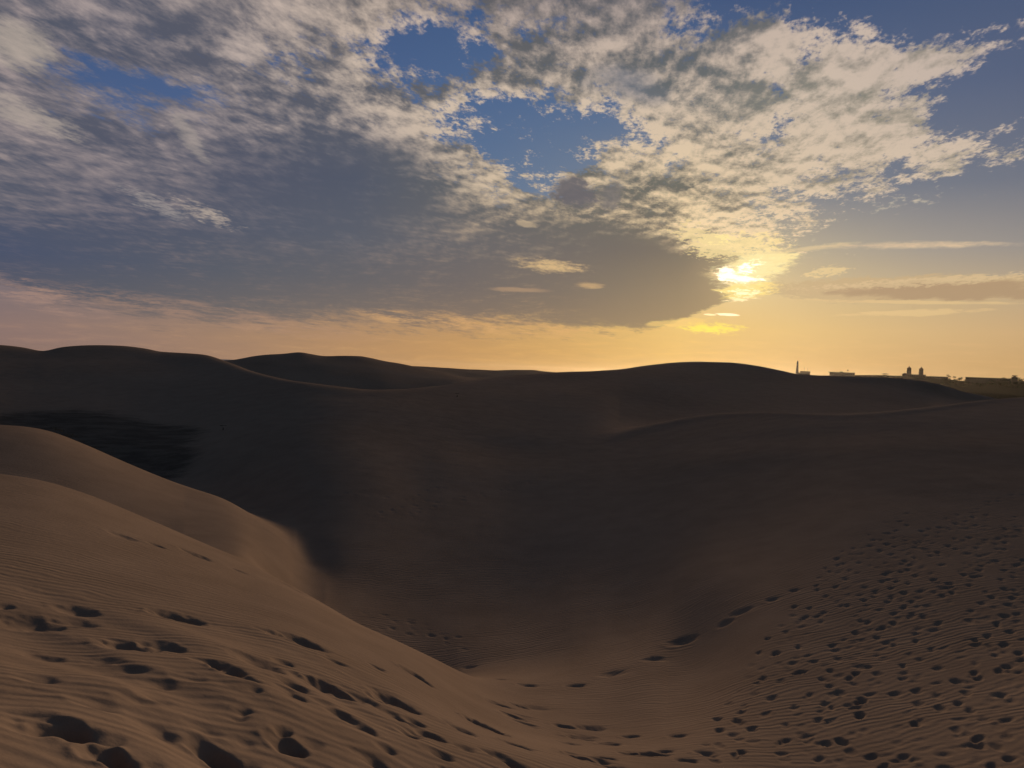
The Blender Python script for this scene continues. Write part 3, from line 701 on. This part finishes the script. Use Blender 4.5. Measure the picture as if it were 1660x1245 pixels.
# ---- the lighthouse on the point
p = base(1292, 1500); top = spot(1292, 584, 1500).z; H = top - p.z
lh = empty('lighthouse', p, face(p), 'tall slender tapering stone lighthouse at the left end of the skyline buildings', 'lighthouse')
sc1 = H / 56.0
MB().lathe([(3.1, 0), (2.9, 10 * sc1), (2.3, 28 * sc1), (1.75, 44 * sc1)], 24).build('tower', M['stone'], lh, True)
MB().lathe([(1.8, 44 * sc1), (2.3, 44.9 * sc1), (2.3, 46 * sc1), (1.6, 46.1 * sc1)], 24).build('gallery', M['stone'], lh)
b_ = MB().lathe([(1.5, 46 * sc1), (1.4, 50.2 * sc1)], 20).build('lantern_room', M['glass'], lh, True)
MB().lathe([(1.6, 50.1 * sc1), (1.3, 52 * sc1), (.7, 54 * sc1), (.25, 54.6 * sc1), (.2, 56 * sc1)], 20).build('dome', M['dark'], lh, True)
for hh_ in (12, 24, 36):
    w_ = MB().box(0, -(3.0 - .025 * hh_), hh_ * sc1, .7, .4, 1.6).build('window', M['glass'], lh)
# keeper's house beside it, with masts
p = base(1305, 1480); zt = spot(1305, 602.5, 1480).z - p.z
kh_ = empty('keepers_house', p, face(p), 'low block with thin masts on its roof, right beside the lighthouse', 'house')
MB().box(0, 0, 0, 17, 12, zt).box(-10.5, 0, 0, 5, 10, zt * .86).build('wall', M['cream'], kh_)
rf_ = MB().box(0, 0, zt, 18, 13, .7).build('roof', M['concrete'], kh_)
for mx, mh_ in ((-1.6, 7.5), (3.8, 6.4)):
    MB().lathe([(.16, 0), (.10, mh_)], 6, mx, 0, zt + .7).build('mast', M['dark'], kh_)
for k in range(5): MB().box(-6.4 + k * 3.2, -6.03, zt * .62, 1.3, .2, 1.4).build('window', M['glass'], kh_)
# long flat building
p = base(1365, 1520); zt = spot(1365, 604.2, 1520).z - p.z
fb = empty('flat_building', p, face(p), 'long flat roofed building on the ridge between the lighthouse and the twin domed towers', 'building')
MB().box(0, 0, 0, 42, 16, zt).build('wall', M['cream'], fb)
MB().box(-1, 0, zt, 44.5, 17.5, .8).build('roof', M['concrete'], fb); MB().box(-1.0, 0, zt + .8, 5, 5, 1.2).build('stair_head', M['render'], fb)
for k in range(12): MB().box(-19 + k * 3.45, -8.03, zt - 3.2, 1.9, .2, 1.7).build('window', M['glass'], fb)
# lamp mast behind
p = base(1374, 1560); zt = spot(1374, 600.5, 1560).z - p.z
lm = empty('floodlight_mast', p, face(p), 'thin floodlight mast with a small head above the long flat building', 'mast')
MB().lathe([(.30, 0), (.14, zt)], 8).build('pole', M['dark'], lm); MB().box(0, 0, zt - .2, 2.4, 1.2, 1.3).build('lamp_head', M['dark'], lm)
# small pavilion
p = base(1435, 1560); zt = spot(1435, 606.5, 1560).z - p.z
pv_ = empty('beach_pavilion', p, face(p), 'small pavilion with a wide thin roof, halfway between the flat building and the domes', 'pavilion')
for sx in (-1, 1):
    for sy in (-1, 1): MB().box(sx * 4.0, sy * 3.0, 0, .4, .4, zt).build('post', M['concrete'], pv_)
MB().box(0, 0, zt, 12.5, 9, .5).box(0, 0, zt + .5, 7, 5, .7).build('roof', M['concrete'], pv_)
MB().box(0, 1, 0, 6, 4, zt * .8).build('kiosk', M['cream'], pv_)
# twin domed towers of the hotel
p = base(1483, 1540); hz_ = spot(1483, 607.5, 1540).z
ho_ = empty('domed_hotel', p, face(p), 'hotel with two round domed towers standing above the roofs', 'hotel')
Hb = max(hz_ - p.z, 3)
MB().box(0, 4, 0, 34, 18, Hb).build('wall', M['cream'], ho_)
MB().box(0, 4, Hb, 35.5, 19.5, .6).build('roof', M['concrete'], ho_)
for k in range(9): MB().box(-13.6 + k * 3.4, -5.03, Hb - 3.0, 1.5, .2, 1.8).build('window', M['glass'], ho_)
for dxm, hf in ((-9.4, 0.0), (9.6, -.6)):
    T = MB().lathe([(3.7, 0), (3.7, Hb + 5.2 + hf), (4.2, Hb + 5.3 + hf), (4.2, Hb + 6.0 + hf), (3.2, Hb + 6.1 + hf), (3.2, Hb + 9.6 + hf), (3.8, Hb + 9.8 + hf)], 20, dxm, 0, 0).build('tower', M['cream'], ho_, False)
    D = MB().lathe([(3.9, 0), (3.5, 1.3), (2.5, 2.4), (1.1, 3.0), (.95, 3.1), (.95, 4.1), (.2, 4.7), (.1, 6.4)], 20, dxm, 0, Hb + 9.9 + hf).build('dome', M['roof'], T, True)
    for k in range(8):
        a_ = k * math.pi / 4 + .39
        MB().box(dxm + math.cos(a_) * 3.2, math.sin(a_) * 3.2, Hb + 6.9 + hf, .9, .9, 1.9, a_).build('window', M['glass'], T)
# villa left of the towers
p = base(1467, 1500); zt = spot(1467, 606.8, 1500).z - p.z
vl = empty('hill_villa', p, face(p), 'small villa with a hipped roof just left of the twin domed towers', 'house')
MB().box(0, 0, 0, 8.5, 8, zt).build('wall', M['cream'], vl)
MB().lathe([(6.4, 0), (.6, 2.4), (.3, 2.5)], 4, 0, 0, zt).build('roof', M['roof'], vl)
for k in (-2.4, 0, 2.4): MB().box(k, -4.03, zt - 2.2, 1.0, .2, 1.2).build('window', M['glass'], vl)
# roofs further right
def block(px, r, w_px, py, lab, name='apartment_block', dep=12, extra=None):
    p = base(px, r); zt = spot(px, py, r).z - p.z; w = w_px * r / 1400.0
    o = empty(name, p, face(p), lab, 'building')
    MB().box(0, 0, 0, w, dep, max(zt, 3)).build('wall', M['cream'], o)
    MB().box(0, 0, max(zt, 3), w + 1.4, dep + 1.4, .5).build('roof', M['concrete'], o)
    n = max(2, int(w / 4))
    for k in range(n): MB().box(-w / 2 + (k + .5) * w / n, -dep / 2 - .03, max(zt, 3) - 2.6, 1.4, .2, 1.5).build('window', M['glass'], o)
    if extra: extra(o, w, max(zt, 3))
    return o
block(1522, 1560, 26, 610.8, 'low terraced block stepping down just right of the domed towers')
block(1586, 1540, 34, 612.3, 'long low block with a flat roof in the gap right of the skyline dip')
block(1572, 1500, 6, 611.8, 'small square block at the left end of the long low roofs', dep=7)
block(1620, 1620, 30, 613.5, 'low flat block left of the rooftop tank tower')
def tank(o, w, zt):
    MB().box(0, 0, zt + .5, 3.4, 3.4, 1.2).build('tank_stand', M['concrete'], o); MB().box(0, 0, zt + 1.7, 7.4, 4.6, 1.3).build('water_tank', M['dark'], o)
block(1645, 1500, 8, 611.6, 'stubby tower with an overhanging tank on top near the right edge', 'tank_tower', 8, tank)

# ---- trees of the oasis
def tree_mesh(seed, hgt, wid, n=520, palm=False):
    rr = random.Random(seed); vs, fs = [], []
    if palm:
        for k in range(26):
            a_ = rr.uniform(0, 6.28); up = rr.uniform(-.25, 1.0); L = wid * rr.uniform(.45, .6); prev = None
            for s_ in range(5):
                t_ = s_ / 4; x_ = math.cos(a_) * L * t_; y_ = math.sin(a_) * L * t_; z_ = hgt + up * L * t_ * .7 - L * t_ * t_ * .75
                wv = .42 * (1 - t_ * .75) + .05; n_x, n_y = -math.sin(a_) * wv, math.cos(a_) * wv
                cur = (len(vs), len(vs) + 1); vs += [(x_ + n_x, y_ + n_y, z_ - .12), (x_ - n_x, y_ - n_y, z_ - .12)]
                if prev: fs.append((prev[0], prev[1], cur[1], cur[0]))
                prev = cur
        return vs, fs
    lobes = [(rr.uniform(-.3, .3) * wid, rr.uniform(-.3, .3) * wid, hgt * rr.uniform(.45, .85), wid * rr.uniform(.18, .32)) for _ in range(8)]
    for k in range(n):
        lx, ly, lz, lr = lobes[rr.randrange(8)]
        a_ = rr.uniform(0, 6.28); zc = rr.uniform(-1, 1); q = lr * rr.uniform(.5, 1.08); sxy = math.sqrt(1 - zc * zc)
        c_ = Vector((lx + math.cos(a_) * sxy * q, ly + math.sin(a_) * sxy * q, max(lz + zc * q * .8, .3)))
        u = Vector((rr.uniform(-1, 1), rr.uniform(-1, 1), rr.uniform(-1, 1))).normalized(); w = u.orthogonal().normalized()
        w = Matrix.Rotation(rr.uniform(0, 6.28), 3, u) @ w; s_ = hgt * rr.uniform(.035, .07); i0_ = len(vs)
        vs += [tuple(c_ + u * s_), tuple(c_ + w * s_ * .7), tuple(c_ - u * s_), tuple(c_ - w * s_ * .7)]; fs.append((i0_, i0_ + 1, i0_ + 2, i0_ + 3))
    return vs, fs
def make_tree(name, seed, hgt, wid, palm, label, cat, group):
    root = empty(name, (0, 0, 0), 0, label, cat, group)
    vs, fs = tree_mesh(seed, hgt, wid, palm=palm)
    me = bpy.data.meshes.new('crown'); me.from_pydata(vs, [], fs); me.materials.append(M['leaf']); o = bpy.data.objects.new('crown', me); C.objects.link(o); o.parent = root
    mb = MB(); mb.lathe([(.34, -1.0), (.24, hgt * .5), (.2 if palm else .1, hgt * (1.0 if palm else .8))], 7)
    mb.build('trunk', M['bark'], root, True)
    return root
protos = [make_tree('palm_tree', 1, 9.0, 7.0, True, 'dark palm sticking up from the tree belt at the far right of the skyline', 'palm', 'palms in the far tree belt'),
          make_tree('broad_tree', 2, 6.5, 9.0, False, 'low dark bushy tree in the far tree belt at the right edge', 'tree', 'bushy trees in the far tree belt')]
rt = random.Random(5); used = [False, False]
def put(kind, px, r, s_, dzz=0.0):
    p = base(px, r); o = protos[kind]
    if used[kind]: o = copy_tree(protos[kind])
    used[kind] = True
    o.location = (p.x, p.y, p.z - .3 + dzz); o.rotation_euler = (0, 0, rt.uniform(0, 6.28)); o.scale = (s_, s_, s_ * rt.uniform(.85, 1.15))
for k in range(16): put(0, rt.choice([rt.uniform(1536, 1562), rt.uniform(1600, 1700), rt.uniform(1620, 1660)]), rt.uniform(1350, 1640), rt.uniform(.65, 1.0))
for k in range(60): put(1, rt.uniform(1528, 1700), rt.uniform(1380, 1660), rt.uniform(.6, 1.05))
# the nearer grove below them is one mass of bushes and dark crowns
rs2 = random.Random(9); gv, gf = [], []
for k in range(420):
    px = rs2.uniform(1545, 1760); w_e = min(1, max(0, (px - 1545) / 70)); r_ = rs2.uniform(400 + 200 * (1 - w_e), 620)
    p = base(px, r_); hgt_ = rs2.uniform(2.0, 4.6) * (.35 + .65 * w_e)
    vs, fs = tree_mesh(1000 + k, hgt_, hgt_ * 1.5, n=60)
    o0 = len(gv); gv += [(v[0] + p.x, v[1] + p.y, v[2] + p.z - .4) for v in vs]; gf += [tuple(i + o0 for i in f) for f in fs]
me = bpy.data.meshes.new('oasis_grove'); me.from_pydata(gv, [], gf); me.materials.append(M['leaf'])
grove = bpy.data.objects.new('oasis_grove', me); C.objects.link(grove); grove['kind'] = 'stuff'
# ---- lone shrubs in the hollow
def shrub(px, py, s_, seed, label):
    q = ground_at(px, py, 6.0)
    if not q: return
    root = empty('shrub', (q[0], q[1], ground_z(q[0], q[1]) - .03), 0, label, 'shrub')
    vs, fs = tree_mesh(seed, s_, s_ * 1.5, n=420)
    me = bpy.data.meshes.new('foliage'); me.from_pydata(vs, [], fs); me.materials.append(M['scrub']); o = bpy.data.objects.new('foliage', me); C.objects.link(o); o.parent = root
    rr = random.Random(seed); mb = MB()
    for k in range(5): mb.lathe([(.015, -.05), (.008, s_ * .7)], 5, rr.uniform(-.1, .1) * s_, rr.uniform(-.1, .1) * s_)
    mb.build('stem', M['bark'], root)
shrub(362, 698, .26, 31, 'tiny lone dark shrub on the shaded slope right of the dark stony patch')
shrub(741, 644, .22, 32, 'tiny dark shrub high on the shaded slope near the middle ridge')


# rough low scrub over the dark stony floor
ss = random.Random(21); sv_, sf_ = [], []
for k in range(260):
    u_k = ss.random() ** .6; px = 60 + 250 * u_k; py = ss.uniform(712, 785)
    if py < 690 + (px / 310.0) ** 2 * 50: continue
    q = ground_at(px, py, 34.0)
    if not q or q[2] > 75: continue
    h_k = ss.uniform(.06, .22); gz = ground_z(q[0], q[1])
    vs, fs = tree_mesh(5000 + k, h_k, h_k * 2.6, n=26)
    o0 = len(sv_); sv_ += [(v[0] + q[0], v[1] + q[1], v[2] + gz - .03) for v in vs]; sf_ += [tuple(i + o0 for i in f) for f in fs]
me = bpy.data.meshes.new('low_scrub'); me.from_pydata(sv_, [], sf_); me.materials.append(M['scrub'])
lsb = bpy.data.objects.new('low_scrub', me); C.objects.link(lsb); lsb['kind'] = 'stuff'

# evening haze over the dunes and the shore
HZ = 9200.0
hv = np.array([(x, y, z) for z in (-66.0, 40.0) for x, y in ((-HZ, -HZ), (HZ, -HZ), (HZ, HZ), (-HZ, HZ))])
mh = bpy.data.materials.new('haze_air'); mh.use_nodes = True; nh = mh.node_tree; nh.nodes.clear()
pv = nh.nodes.new('ShaderNodeVolumePrincipled'); ho = nh.nodes.new('ShaderNodeOutputMaterial')
pv.inputs['Color'].default_value = (1.0, 0.93, 0.80, 1); pv.inputs['Density'].default_value = 1.7e-5; pv.inputs['Anisotropy'].default_value = 0.85
nh.links.new(pv.outputs[0], ho.inputs['Volume'])
haze = mesh_np('haze', hv, np.array([(0, 3, 2, 1), (4, 5, 6, 7), (0, 1, 5, 4), (1, 2, 6, 5), (2, 3, 7, 6), (3, 0, 4, 7)]), mh, smooth=False)
haze['kind'] = 'stuff'
